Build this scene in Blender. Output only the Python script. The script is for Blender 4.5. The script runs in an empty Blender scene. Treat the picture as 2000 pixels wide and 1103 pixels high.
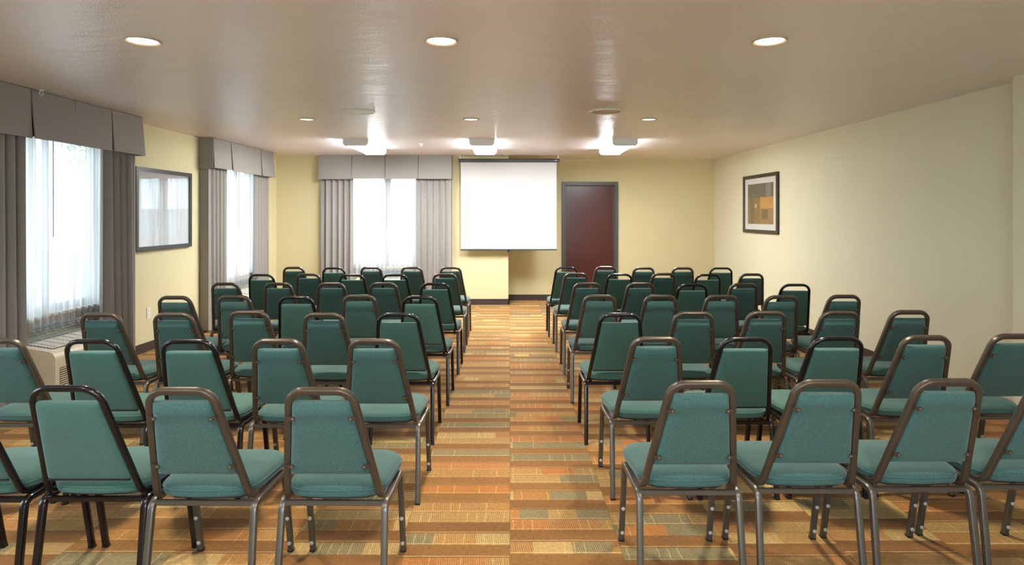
import bpy, bmesh, math, random
from mathutils import Vector, Matrix
random.seed(7)
sc = bpy.context.scene
COL = sc.collection
PI = math.pi

# ------------------------------------------------------------------ camera, world, exposure
F = 1230.0; VX = 996.0; HY = 422.0; EYE = 1.48; CEIL = 2.48
cd = bpy.data.cameras.new('camera'); cam = bpy.data.objects.new('camera', cd); COL.objects.link(cam)
cd.sensor_fit = 'HORIZONTAL'; cd.sensor_width = 36.0; cd.lens = 36.0 * F / 2000.0
cd.shift_x = (1000.0 - VX) / 2000.0
cd.shift_y = (HY - 551.5) / 2000.0
cd.clip_start = 0.05; cd.clip_end = 200
cam.location = (0, 0, EYE); cam.rotation_euler = (PI / 2, 0, 0)
sc.camera = cam
sc.view_settings.view_transform = 'Standard'; sc.view_settings.look = 'None'
sc.view_settings.exposure = 0.58; sc.view_settings.gamma = 1.0; sc.view_settings.use_curve_mapping = False
sc.cycles.use_denoising = True
sc.cycles.max_bounces = 10; sc.cycles.diffuse_bounces = 5; sc.cycles.glossy_bounces = 4
sc.cycles.transparent_max_bounces = 16; sc.cycles.transmission_bounces = 6
sc.cycles.sample_clamp_indirect = 6.0; sc.cycles.caustics_reflective = False; sc.cycles.caustics_refractive = False
w = bpy.data.worlds.new('overcast_sky'); sc.world = w; w.use_nodes = True
wb = w.node_tree.nodes['Background']; wb.inputs[0].default_value = (0.68, 0.84, 1.0, 1); wb.inputs[1].default_value = 8.0

DOWN_W = 15.0      # downlight watts
TUBE_E = 60.0      # fluorescent lens emission
WIN_W = 55.0       # daylight portals

def lin(h):
    h = h.lstrip('#'); o = []
    for i in (0, 2, 4):
        c = int(h[i:i+2], 16) / 255.0
        o.append(c / 12.92 if c <= 0.04045 else ((c + 0.055) / 1.055) ** 2.4)
    return (o[0], o[1], o[2], 1.0)

# ------------------------------------------------------------------ node helpers
class NT:
    def __init__(s, name):
        s.m = bpy.data.materials.new(name); s.m.use_nodes = True; s.t = s.m.node_tree
        s.t.nodes.clear(); s.out = s.n('ShaderNodeOutputMaterial')
    def n(s, k, **kw):
        x = s.t.nodes.new(k)
        for a, b in kw.items(): setattr(x, a, b)
        return x
    def l(s, a, b): s.t.links.new(a, b)
    def put(s, sock, v):
        if hasattr(v, 'is_output'): s.l(v, sock)
        elif v is not None: sock.default_value = v
    def math(s, op, a, b=None, c=None):
        x = s.n('ShaderNodeMath', operation=op)
        s.put(x.inputs[0], a); s.put(x.inputs[1], b); s.put(x.inputs[2], c)
        return x.outputs[0]
    def mix(s, f, a, b, bt='MIX'):
        x = s.n('ShaderNodeMix', data_type='RGBA', blend_type=bt)
        s.put(x.inputs[0], f); s.put(x.inputs[6], a); s.put(x.inputs[7], b)
        return x.outputs[2]
    def noise(s, vec, scale, detail=2.0, rough=0.5):
        x = s.n('ShaderNodeTexNoise'); s.put(x.inputs['Vector'], vec)
        x.inputs['Scale'].default_value = scale; x.inputs['Detail'].default_value = detail; x.inputs['Roughness'].default_value = rough
        return x.outputs[0]
    def obj(s): return s.n('ShaderNodeTexCoord').outputs['Object']
    def mapr(s, v, sc_): 
        x = s.n('ShaderNodeMapping'); s.put(x.inputs[0], v); x.inputs['Scale'].default_value = sc_; return x.outputs[0]
    def ramp(s, v, stops, interp='LINEAR'):
        x = s.n('ShaderNodeValToRGB'); s.put(x.inputs[0], v); cr = x.color_ramp; cr.interpolation = interp
        while len(cr.elements) < len(stops): cr.elements.new(0.5)
        for e, (p, c) in zip(cr.elements, stops): e.position = p; e.color = c
        return x.outputs[0]
    def bump(s, h, strength, dist=0.001):
        x = s.n('ShaderNodeBump'); s.put(x.inputs['Height'], h); x.inputs['Strength'].default_value = strength; x.inputs['Distance'].default_value = dist
        return x.outputs[0]
    def bsdf(s, color, rough=0.5, metal=0.0, normal=None, spec=None, sheen=0.0, coat=0.0):
        b = s.n('ShaderNodeBsdfPrincipled')
        s.put(b.inputs['Base Color'], color); s.put(b.inputs['Roughness'], rough); b.inputs['Metallic'].default_value = metal
        if normal is not None: s.l(normal, b.inputs['Normal'])
        if spec is not None: b.inputs['Specular IOR Level'].default_value = spec
        if sheen: b.inputs['Sheen Weight'].default_value = sheen; b.inputs['Sheen Roughness'].default_value = 0.5
        if coat: b.inputs['Coat Weight'].default_value = coat; b.inputs['Coat Roughness'].default_value = 0.15
        s.l(b.outputs[0], s.out.inputs[0]); return b

def plain(name, col, rough=0.5, metal=0.0, vary=0.06, nscale=30, bumps=0.0, spec=None, coat=0.0):
    t = NT(name); o = t.obj(); n = t.noise(o, nscale, 3)
    c = lin(col); d = tuple(x * (1 - vary) for x in c[:3]) + (1,); e = tuple(min(1, x * (1 + vary)) for x in c[:3]) + (1,)
    cc = t.mix(n, d, e)
    nm = t.bump(t.noise(o, nscale * 8, 2), bumps, 0.001) if bumps else None
    t.bsdf(cc, rough, metal, nm, spec, coat=coat); return t.m

def wall_mat(name, col):
    t = NT(name); o = t.obj()
    n = t.noise(o, 1.3, 3); f = t.noise(o, 140, 2)
    weave = t.noise(t.mapr(o, (1, 1, 7)), 60, 2)
    c = lin(col)
    cc = t.mix(n, tuple(x * .95 for x in c[:3]) + (1,), tuple(min(1, x * 1.04) for x in c[:3]) + (1,))
    cc = t.mix(t.math('MULTIPLY', weave, 0.10), cc, (c[0] * .6, c[1] * .6, c[2] * .55, 1))
    t.bsdf(cc, 0.75, 0, t.bump(f, 0.25, 0.002), 0.3); return t.m

def ceiling_mat():
    t = NT('orange_peel_ceiling_paint'); o = t.obj()
    h1 = t.noise(o, 85, 3, 0.6); h2 = t.noise(o, 9, 2); h3 = t.noise(t.mapr(o, (1, 2.5, 1)), 2.2, 2)
    h = t.math('ADD', t.math('MULTIPLY', h1, 0.9), t.math('ADD', t.math('MULTIPLY', h2, 1.0), t.math('MULTIPLY', h3, 5.0)))
    c = t.mix(t.noise(o, 1.1, 2), lin('#ebe0e2'), lin('#f1e8ea'))
    t.bsdf(c, 0.32, 0, t.bump(h, 0.75, 0.003), 1.0); return t.m

def carpet_mat():
    t = NT('patchwork_stripe_carpet'); o = t.obj()
    s = t.n('ShaderNodeSeparateXYZ'); t.l(o, s.inputs[0]); x, y = s.outputs[0], s.outputs[1]
    xs = t.math('DIVIDE', x, 0.493); strip = t.math('FLOOR', xs); fx = t.math('FRACT', xs)
    def wn(*a):
        cv = t.n('ShaderNodeCombineXYZ')
        for i, v in enumerate(a): t.put(cv.inputs[i], v)
        q = t.n('ShaderNodeTexWhiteNoise', noise_dimensions='3D'); t.l(cv.outputs[0], q.inputs[0]); return q.outputs['Value']
    off = wn(strip, 3.3, 1.1)
    wob = t.math('MULTIPLY', t.math('SUBTRACT', t.noise(o, 14, 2), 0.5), 0.05)
    yr = t.math('ADD', t.math('ADD', t.math('DIVIDE', y, 0.105), off), wob)
    row = t.math('FLOOR', yr); fy = t.math('FRACT', yr)
    # the third of every three bands or so is the plain brown plush one
    par = t.math('MODULO', t.math('ADD', row, t.math('MULTIPLY', t.math('FLOOR', t.math('MULTIPLY', off, 7.0)), 1.0)), 5.0)
    par = t.math('ABSOLUTE', par)
    is_b = t.math('ADD', t.math('COMPARE', par, 1.0, 0.1), t.math('COMPARE', par, 3.0, 0.1))
    is_b = t.math('MINIMUM', is_b, 1.0)
    # blocks inside a band
    nb = t.math('MULTIPLY', wn(strip, row, 9.1), 3.6)
    blk = t.math('FLOOR', t.math('ADD', t.math('MULTIPLY', fx, nb), wn(row, strip, 4.4)))
    v = t.math('FRACT', t.math('ADD', wn(strip, row, 2.2), t.math('MULTIPLY', wn(strip, row, blk), 0.38)))
    pal = t.ramp(v, [(0, lin('#a97c3e')), (.24, lin('#ad6c2a')), (.42, lin('#a8854a')), (.56, lin('#746f50')), (.74, lin('#b89c63')), (.90, lin('#a26f30'))], 'CONSTANT')
    brown = t.mix(wn(strip, row, 77.0), lin('#7c5528'), lin('#8c6430'))
    # ribbed loops: run along y, 9 mm apart, with dark and light yarn
    ph = t.math('ADD', t.math('MULTIPLY', x, 2 * PI / 0.0098), t.math('MULTIPLY', y, 70.0))
    rib = t.math('MULTIPLY_ADD', t.math('SINE', ph), 0.5, 0.5)
    kn = t.math('MULTIPLY_ADD', t.math('SINE', t.math('MULTIPLY', y, 2 * PI / 0.012)), 0.5, 0.5)
    ribamt = t.math('MULTIPLY', t.math('SUBTRACT', 1.0, is_b), t.math('MULTIPLY_ADD', wn(strip, row, t.math('ADD', blk, 31.0)), 0.6, 0.25))
    dark = t.mix(0.62, pal, lin('#6e5632')); light = t.mix(0.35, pal, lin('#dcc290'))
    hat = t.mix(rib, dark, light)
    pal2 = t.mix(ribamt, pal, hat)
    # stray light yarns crossing the band
    yl = t.math('MULTIPLY', t.math('ADD', x, t.math('MULTIPLY', t.noise(o, 20, 1), 0.012)), 22.0)
    yc = wn(t.math('FLOOR', yl), row, 5.5)
    line = t.math('MULTIPLY', t.math('GREATER_THAN', yc, 0.6), t.math('COMPARE', t.math('FRACT', yl), 0.5, 0.05))
    line = t.math('MULTIPLY', line, t.math('SUBTRACT', 1.0, is_b))
    pal2 = t.mix(t.math('MULTIPLY', line, 0.4), pal2, lin('#dfc386'))
    c = t.mix(is_b, pal2, brown)
    # thin dark / light weft line at band edges, seam between tiles
    e = t.math('LESS_THAN', fy, 0.055)
    c = t.mix(t.math('MULTIPLY', e, 0.45), c, lin('#6b4a26'))
    e2 = t.math('COMPARE', fy, 0.12, 0.035)
    c = t.mix(t.math('MULTIPLY', e2, t.math('MULTIPLY', wn(row, strip, 8.8), 0.6)), c, lin('#e0c38a'))
    seam = t.math('LESS_THAN', t.math('MINIMUM', fx, t.math('SUBTRACT', 1.0, fx)), 0.006)
    c = t.mix(t.math('MULTIPLY', seam, 0.5), c, lin('#6b5a30'))
    mot = t.noise(o, 60, 4, 0.7); big = t.noise(o, 1.2, 2)
    c = t.mix(1.0, c, t.ramp(mot, [(0.25, (.68, .68, .68, 1)), (0.75, (1.28, 1.26, 1.2, 1))]), 'MULTIPLY')
    c = t.mix(1.0, c, t.ramp(big, [(0.3, (.86, .84, .80, 1)), (0.7, (.98, .96, .91, 1))]), 'MULTIPLY')
    h = t.math('ADD', t.math('MULTIPLY', t.math('MULTIPLY', rib, kn), t.math('SUBTRACT', 1.0, is_b)), t.math('MULTIPLY', t.noise(o, 260, 2), 0.8))
    h = t.math('ADD', h, t.math('MULTIPLY', is_b, 0.8))
    t.bsdf(c, 0.9, 0, t.bump(h, 0.5, 0.003), 0.25, sheen=0.06); return t.m

def fabric_mat(name, c0, c1, weave=900, sheen=0.25, horiz=1.0):
    t = NT(name); o = t.obj()
    oi = t.n('ShaderNodeObjectInfo').outputs['Random']
    n = t.noise(t.mapr(o, (1, 1, horiz)), weave * .38, 3, 0.8); n2 = t.noise(o, 5, 2)
    c = t.mix(t.ramp(n, [(0.3, (0, 0, 0, 1)), (0.7, (1, 1, 1, 1))]), lin(c0), lin(c1))
    c = t.mix(t.math('MULTIPLY', n2, 0.15), c, lin(c0))
    b = t.bsdf(c, 0.85, 0, t.bump(n, 0.35, 0.002), 0.3, sheen=sheen)
    b.inputs['Sheen Tint'].default_value = (0.8, 0.95, 1, 1)
    return t.m

def drape_mat():
    t = NT('taupe_woven_drapery'); o = t.obj()
    n = t.noise(t.mapr(o, (1, 1, 8)), 160, 3, .7); m = t.noise(o, 400, 2)
    c = t.mix(n, lin('#8d8884'), lin('#aca6a0')); c = t.mix(t.math('MULTIPLY', m, .3), c, lin('#85807b'))
    b = t.n('ShaderNodeBsdfPrincipled'); t.l(c, b.inputs['Base Color']); b.inputs['Roughness'].default_value = .85
    b.inputs['Specular IOR Level'].default_value = .2
    t.l(t.bump(n, .25, .002), b.inputs['Normal'])
    tr = t.n('ShaderNodeBsdfTranslucent'); tr.inputs[0].default_value = lin('#a08f80')
    mx = t.n('ShaderNodeMixShader'); mx.inputs[0].default_value = 0.10
    t.l(b.outputs[0], mx.inputs[1]); t.l(tr.outputs[0], mx.inputs[2]); t.l(mx.outputs[0], t.out.inputs[0]); return t.m

def sheer_mat():
    t = NT('white_sheer_voile'); o = t.obj()
    st = t.noise(t.mapr(o, (1, 0.1, 0.015)), 28, 3, .6)
    dens = t.ramp(st, [(0.35, (.78, .78, .78, 1)), (0.65, (.96, .96, .96, 1))])
    tp = t.n('ShaderNodeBsdfTransparent'); tp.inputs[0].default_value = (1, 1, 1, 1)
    tl = t.n('ShaderNodeBsdfTranslucent'); t.l(t.ramp(t.noise(t.mapr(o, (1, 0.1, 0.01)), 46, 3, .6), [(0.35, (.27, .255, .24, 1)), (0.65, (.60, .565, .53, 1))]), tl.inputs[0])
    df = t.n('ShaderNodeBsdfDiffuse'); df.inputs[0].default_value = (.82, .83, .85, 1)
    m1 = t.n('ShaderNodeMixShader'); m1.inputs[0].default_value = .45
    t.l(tl.outputs[0], m1.inputs[1]); t.l(df.outputs[0], m1.inputs[2])
    m2 = t.n('ShaderNodeMixShader'); t.l(dens, m2.inputs[0]); t.l(tp.outputs[0], m2.inputs[1]); t.l(m1.outputs[0], m2.inputs[2])
    t.l(m2.outputs[0], t.out.inputs[0]); return t.m

def glass_mat(name, ior=1.5, tint=(1, 1, 1, 1), rough=0.0, floor=0.0):
    t = NT(name)
    tp = t.n('ShaderNodeBsdfTransparent'); tp.inputs[0].default_value = tint
    g = t.n('ShaderNodeBsdfGlossy'); g.inputs['Roughness'].default_value = rough
    lw = t.n('ShaderNodeLayerWeight'); lw.inputs[0].default_value = .5; r0 = ((ior - 1) / (ior + 1)) ** 2 + floor
    fac = t.math('MULTIPLY_ADD', t.math('POWER', lw.outputs['Facing'], 5.0), 1 - r0, r0)
    mx = t.n('ShaderNodeMixShader'); t.l(fac, mx.inputs[0])
    t.l(tp.outputs[0], mx.inputs[1]); t.l(g.outputs[0], mx.inputs[2]); t.l(mx.outputs[0], t.out.inputs[0]); return t.m

def emit_mat(name, col, strength):
    t = NT(name); e = t.n('ShaderNodeEmission'); e.inputs[0].default_value = col; e.inputs[1].default_value = strength
    t.l(e.outputs[0], t.out.inputs[0]); return t.m

M = {}
M['wall_back'] = wall_mat('olive_cream_wall_paint', '#d3c79c')
M['wall_left'] = wall_mat('yellow_cream_wall_paint', '#d6cca4')
M['wall_right'] = wall_mat('cream_wall_paint', '#d9d2b3')
M['ceiling'] = ceiling_mat()
M['carpet'] = carpet_mat()
M['base'] = plain('dark_brown_vinyl_base', '#3a2a26', .55)
M['fabA'] = fabric_mat('teal_tweed_upholstery', '#193435', '#527a71')
M['fabB'] = fabric_mat('teal_ribbed_upholstery', '#203f3a', '#557f71', horiz=2.5)
M['bronze'] = plain('bronze_painted_steel', '#594f44', .36, .5, .1, 12, .15)
M['black'] = plain('black_brown_painted_steel', '#18161a', .24, .35, .1, 12, .12, coat=.4)
M['leg'] = plain('gunmetal_painted_steel', '#65615a', .34, .6, .15, 25, .2)
M['plastic'] = plain('black_plastic', '#17161a', .45)
M['steel'] = plain('bright_steel', '#b9b4ab', .25, .9)
M['button'] = plain('clear_grey_glide_button', '#b8b4ae', .3)
M['drape'] = drape_mat(); M['sheer'] = sheer_mat()
M['pane'] = glass_mat('window_glass', 1.45, (.96, .98, .98, 1))
M['pglass'] = glass_mat('picture_glass', 1.9, (1, 1, 1, 1), 0.02)
M['pglass_left'] = glass_mat('picture_glass_glare', 3.3, (1, 1, 1, 1), 0.02)
M['acrylic'] = glass_mat('clear_acrylic', 1.5, (.86, .93, .98, 1), 0.05, .12)
M['winframe'] = plain('bronze_aluminium_window_frame', '#8b867e', .45, .3)
M['ivory'] = plain('ivory_enamel', '#d9cdb4', .4, 0, .03)
M['slot'] = plain('dark_grille_recess', '#2c2c30', .6)
M['grille'] = plain('grey_plastic_grille', '#c6c4bd', .45)
M['doorleaf'] = plain('dark_cherry_door_veneer', '#4f221b', .28, 0, .18, 4, .05, coat=.3)
M['doorframe'] = plain('grey_green_steel_frame', '#4b4a40', .4, 0, .05)
M['screen'] = plain('matte_white_screen', '#c6c6c4', .8, 0, .01)
M['case'] = plain('charcoal_screen_case', '#3f4347', .4, .2)
M['picframe'] = plain('black_brown_picture_frame', '#241c18', .3, 0, .1, 20, coat=.3)
M['mat'] = plain('white_mat_board', '#eeeeea', .8, 0, .01)
M['whitemetal'] = plain('white_enamel', '#eeece8', .4, 0, .02)
M['trimring'] = plain('warm_white_trim_ring', '#c9b59c', .4, 0, .02)
M['plate'] = plain('white_outlet_plate', '#e8e4da', .4, 0, .02)
M['outer'] = plain('pale_concrete', '#b9b7b0', .9, 0, .1, 3)
M['fence'] = plain('weathered_grey_fence', '#c3c8ce', .85, 0, .12, 8)
M['bark'] = plain('grey_bark', '#6f6357', .9, 0, .2, 10)
M['leaf'] = plain('olive_leaves', '#8f9a5c', .7, 0, .3, 6)
M['warm'] = emit_mat('warm_lamp_lens', (1, .80, .56, 1), 9.0)
M['warmdim'] = emit_mat('small_lamp_lens', (1, .80, .62, 1), 2.6)
M['tube_side'] = emit_mat('fluorescent_lens_side', (.95, .98, 1, 1), TUBE_E * .45)
M['tube'] = emit_mat('fluorescent_lens', (.95, .98, 1, 1), TUBE_E)

# ------------------------------------------------------------------ mesh helpers
class MB:
    def __init__(s): s.v = []; s.f = []; s.mi = []; s.cur = 0
    def add(s, vs, fs):
        b = len(s.v); s.v += [tuple(p) for p in vs]
        for f in fs: s.f.append(tuple(i + b for i in f)); s.mi.append(s.cur)
    def box(s, x0, y0, z0, x1, y1, z1, bev=0.0):
        if x0 > x1: x0, x1 = x1, x0
        if y0 > y1: y0, y1 = y1, y0
        if z0 > z1: z0, z1 = z1, z0
        if bev <= 0:
            vs = [(x, y, z) for z in (z0, z1) for y in (y0, y1) for x in (x0, x1)]
            s.add(vs, [(0, 2, 3, 1), (4, 5, 7, 6), (0, 1, 5, 4), (2, 6, 7, 3), (0, 4, 6, 2), (1, 3, 7, 5)]); return s
        bm = bmesh.new()
        bmesh.ops.create_cube(bm, size=1.0)
        for v in bm.verts: v.co = Vector(((x0 + x1) / 2 + v.co.x * (x1 - x0), (y0 + y1) / 2 + v.co.y * (y1 - y0), (z0 + z1) / 2 + v.co.z * (z1 - z0)))
        bmesh.ops.bevel(bm, geom=bm.edges[:], offset=min(bev, .49 * min(x1 - x0, y1 - y0, z1 - z0)), segments=2, affect='EDGES')
        bm.verts.index_update()
        s.add([v.co for v in bm.verts], [[v.index for v in f.verts] for f in bm.faces]); bm.free(); return s
    def quad(s, a, b, c, d): s.add([a, b, c, d], [(0, 1, 2, 3)]); return s
    def prism(s, pts, y0, y1):   # polygon in x,z extruded along y
        n = len(pts); vs = [(x, y0, z) for x, z in pts] + [(x, y1, z) for x, z in pts]
        fs = [tuple(range(n)), tuple(range(2 * n - 1, n - 1, -1))] + [(i, i + n, (i + 1) % n + n, (i + 1) % n) for i in range(n)]
        s.add(vs, fs); return s
    def lathe(s, prof, c=(0, 0, 0), n=32, cap=True):   # prof: (r,z)
        vs = []; fs = []
        for r, z in prof:
            for i in range(n):
                a = 2 * PI * i / n; vs.append((c[0] + r * math.cos(a), c[1] + r * math.sin(a), c[2] + z))
        for j in range(len(prof) - 1):
            for i in range(n):
                k = (i + 1) % n; fs.append((j * n + i, j * n + k, (j + 1) * n + k, (j + 1) * n + i))
        if cap: fs.append(tuple(range(n))[::-1]); fs.append(tuple((len(prof) - 1) * n + i for i in range(n)))
        s.add(vs, fs); return s
    def tube(s, path, prof, up=Vector((0, 1, 0))):   # sweep closed profile [(a,b)] with rotation minimising frame
        P = [Vector(p) for p in path]; n = len(prof); T = []
        for i in range(len(P)):
            a = P[max(i - 1, 0)]; b = P[min(i + 1, len(P) - 1)]; T.append((b - a).normalized())
        N = (up - up.dot(T[0]) * T[0]).normalized(); vs = []
        for i, p in enumerate(P):
            if i:
                q = T[i - 1].rotation_difference(T[i]); N = q @ N; N = (N - N.dot(T[i]) * T[i]).normalized()
            B = T[i].cross(N)
            for a, b in prof: vs.append(p + N * a + B * b)
        fs = []
        for j in range(len(P) - 1):
            for i in range(n):
                k = (i + 1) % n; fs.append((j * n + i, (j + 1) * n + i, (j + 1) * n + k, j * n + k))
        fs.append(tuple(range(n))); fs.append(tuple((len(P) - 1) * n + i for i in range(n))[::-1])
        s.add(vs, fs); return s
    def mesh(s, name, mats, smooth=False, angle=35):
        me = bpy.data.meshes.new(name); me.from_pydata(s.v, [], s.f)
        for m in (mats if isinstance(mats, (list, tuple)) else [mats]): me.materials.append(m)
        for p, i in zip(me.polygons, s.mi): p.material_index = i
        bm = bmesh.new(); bm.from_mesh(me); bmesh.ops.recalc_face_normals(bm, faces=bm.faces)
        if smooth:
            for f in bm.faces: f.smooth = True
            for e in bm.edges:
                if len(e.link_faces) == 2 and e.calc_face_angle(0) > math.radians(angle): e.smooth = False
        bm.to_mesh(me); bm.free(); me.update(); return me
    def build(s, name, mats, parent=None, smooth=False, loc=None, rz=0, angle=35):
        return link(name, s.mesh(name, mats, smooth, angle), parent, loc, rz)

def link(name, me, parent=None, loc=None, rz=0):
    o = bpy.data.objects.new(name, me); COL.objects.link(o)
    if parent is not None: o.parent = parent
    if loc is not None: o.location = loc
    o.rotation_euler.z = rz
    return o
def thing(name, label, cat, loc=(0, 0, 0), rz=0, group=None):
    o = bpy.data.objects.new(name, None); COL.objects.link(o); o.location = loc; o.rotation_euler.z = rz
    o.empty_display_size = .1
    o['label'] = label; o['category'] = cat
    if group: o['group'] = group
    return o
def struct(o, label=None):
    o['kind'] = 'structure'
    if label: o['label'] = label
    return o
def rprof(w_, h_, r, k=3):
    out = []
    for cx, cy, a0 in ((w_ / 2 - r, h_ / 2 - r, 0), (-w_ / 2 + r, h_ / 2 - r, 90), (-w_ / 2 + r, -h_ / 2 + r, 180), (w_ / 2 - r, -h_ / 2 + r, 270)):
        for i in range(k + 1):
            a = math.radians(a0 + 90 * i / k); out.append((cx + r * math.cos(a), cy + r * math.sin(a)))
    return out
def fillet(pts, rad, k=6):
    P = [Vector(p) for p in pts]; out = [P[0]]
    for i in range(1, len(P) - 1):
        r = rad[i] if isinstance(rad, (list, tuple)) else rad
        a = (P[i - 1] - P[i]).normalized(); b = (P[i + 1] - P[i]).normalized()
        ang = a.angle(b); d = min(r / math.tan(ang / 2), .48 * (P[i - 1] - P[i]).length if i > 1 else 9, .48 * (P[i + 1] - P[i]).length if i < len(P) - 2 else 9)
        rr = d * math.tan(ang / 2); bis = (a + b).normalized(); c = P[i] + bis * (rr / math.sin(ang / 2))
        s0 = P[i] + a * d - c; s1 = P[i] + b * d - c; tot = s0.angle(s1); ax = s0.cross(s1).normalized()
        for j in range(k + 1): out.append(c + Matrix.Rotation(tot * j / k, 3, ax) @ s0)
    out.append(P[-1]); return out

# ------------------------------------------------------------------ room shell
YB = 10.52      # back wall (window part)
YR = 11.10      # recessed back wall on the right
Y0 = -1.5       # wall behind the camera
def xl(y): return -3.90 - (YB - y) * 0.022
def xr(y): return 3.60 + (YR - y) * 0.025
LROT = PI / 2 - math.atan(0.022)
XJ = -0.026

fl = MB(); fl.box(-4.6, Y0 - .2, -.12, 4.3, 11.4, 0); struct(fl.build('floor', M['carpet']))
ce = MB(); ce.box(-4.6, Y0 - .2, CEIL, 4.3, 11.4, CEIL + .12); struct(ce.build('ceiling', M['ceiling']))

# windows: centre point on the wall, rotation, valance width, projection, index
WINS = [
    dict(n=1, y=5.425, W=1.93, v=.27, half=.80, name='near left', side='L'),
    dict(n=2, y=8.96, W=1.92, v=.19, half=.80, name='far left', side='L'),
    dict(n=4, y=1.6, W=1.93, v=.25, half=.80, name='out', side='L'),  # opening for the added, unseen window
]
WZ0, WZ1 = .64, 2.22
def strip_wall(name, mat, length, holes, thick=.2, h=CEIL):
    """wall along local +x from 0..length, room on the -y side, holes = [(x0,x1,z0,z1)]"""
    b = MB(); x = 0.0
    for (a, c, z0, z1) in sorted(holes):
        b.box(x, 0, 0, a, thick, h); b.box(a, 0, 0, c, thick, z0); b.box(a, 0, z1, c, thick, h); x = c
    b.box(x, 0, 0, length, thick, h)
    return b.build(name, mat)
c_ = math.cos(math.atan(.022))
def ul(y): return (y - Y0) / c_
holes = [(ul(q['y']) - q['half'], ul(q['y']) + q['half'], WZ0, WZ1) for q in WINS]
wl = strip_wall('wall_left', M['wall_left'], ul(YB) + .1, holes); wl.location = (xl(Y0), Y0, 0); wl.rotation_euler.z = LROT; struct(wl)
BX = -2.045
wbk = strip_wall('wall_back', M['wall_back'], XJ + 4.2, [(BX + 4.2 - .80, BX + 4.2 + .80, WZ0, WZ1)], .78); wbk.location = (-4.2, YB, 0); struct(wbk)
DX0, DX1, DZ = (1097 - VX) / F * YR, (1207 - VX) / F * YR, 2.085
b = MB(); b.box(XJ, YR, 0, DX0, YR + .2, CEIL); b.box(DX1, YR, 0, 4.1, YR + .2, CEIL); b.box(DX0, YR, DZ, DX1, YR + .2, CEIL); struct(b.build('wall_back_recess', M['wall_back']))
b = MB()
yq = 4.60
def pr(b, pts, z0, z1):
    n = len(pts); b.add([(x, y, z0) for x, y in pts] + [(x, y, z1) for x, y in pts], [tuple(range(n)), tuple(range(n, 2 * n))] + [(i, (i + 1) % n, (i + 1) % n + n, i + n) for i in range(n)])
pr(b, [(xr(YR), YR), (xr(yq), yq), (xr(yq), 4.52), (3.61, 4.52), (3.61, Y0), (4.1, Y0), (4.1, YR)], 0, CEIL)
struct(b.build('wall_right', M['wall_right']))
RW0, RW1 = -1.5, 1.7
b = MB(); b.box(-4.6, Y0 - .2, 0, RW0, Y0, CEIL); b.box(RW1, Y0 - .2, 0, 4.3, Y0, CEIL); b.box(RW0, Y0 - .2, 0, RW1, Y0, .6); b.box(RW0, Y0 - .2, 2.2, RW1, Y0, CEIL); struct(b.build('wall_rear', M['wall_right']))
o = bpy.data.objects.new('window_5', None); COL.objects.link(o); o.location = ((RW0 + RW1) / 2, Y0 - .1, .6); struct(o)  # window added in the unseen rear wall to light the chair backs
b = MB(); hw5 = (RW1 - RW0) / 2
b.box(-hw5, -.03, 0, hw5, .03, .05); b.box(-hw5, -.03, 1.55, hw5, .03, 1.6)
for xx in (-hw5, -.03, hw5 - .05): b.box(xx, -.03, .05, xx + .05, .03, 1.55)
b.build('window_frame', M['winframe'], o)
b = MB(); b.box(-hw5 + .05, -.003, .05, hw5 - .05, .003, 1.55); b.build('pane', M['pane'], o)
L = bpy.data.lights.new('daylight_window_5', 'AREA'); L.shape = 'RECTANGLE'; L.size = 2 * hw5; L.size_y = 1.6; L.cycles.is_portal = True
lo = bpy.data.objects.new('daylight_window_5', L); COL.objects.link(lo); lo.location = ((RW0 + RW1) / 2, Y0 - .22, 1.4); lo.rotation_euler = (PI / 2, 0, 0)
# baseboards
BH, BT = .10, .012
b = MB(); b.box(-3.92, YB - BT, 0, XJ + BT, YB, BH); b.box(XJ, YB - BT, 0, XJ + BT, YR, BH); struct(b.build('baseboard_back', M['base']))
b = MB(); b.box(XJ + BT, YR - BT, 0, DX0, YR, BH); b.box(DX1, YR - BT, 0, 3.6, YR, BH); struct(b.build('baseboard_recess', M['base']))
b = MB(); b.box(0, -BT, 0, ul(YB), 0, BH); o = b.build('baseboard_left', M['base'], loc=(xl(Y0), Y0, 0), rz=LROT); struct(o)
b = MB(); pr(b, [(xr(YR), YR), (xr(yq), 4.53), (xr(yq) - BT, 4.53), (xr(YR) - BT, YR)], 0, BH); pr(b, [(3.61, 4.52), (3.61, Y0), (3.61 - BT, Y0), (3.61 - BT, 4.52)], 0, BH); struct(b.build('baseboard_right', M['base']))

# door
d = thing('door_1', 'dark cherry veneer door in a grey-green steel frame', 'door', ((DX0 + DX1) / 2, YR, 0)); del d['category']; struct(d)
hw = (DX1 - DX0) / 2
b = MB(); fw = .062
b.box(-hw, -.025, 0, -hw + fw, .12, DZ); b.box(hw - fw, -.025, 0, hw, .12, DZ); b.box(-hw + fw, -.025, DZ - fw, hw - fw, .12, DZ); b.build('door_frame', M['doorframe'], d)
b = MB(); b.box(-hw + fw, .045, .01, hw - fw, .085, DZ - fw, .002); b.build('door_leaf', M['doorleaf'], d)
b = MB()
b.box(-hw + fw, .03, 0, -hw + fw + .016, .045, DZ - fw); b.box(hw - fw - .016, .03, 0, hw - fw, .045, DZ - fw); b.box(-hw + fw, .03, DZ - fw - .016, hw - fw, .045, DZ - fw); b.build('door_stop', M['doorframe'], d)

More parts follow.
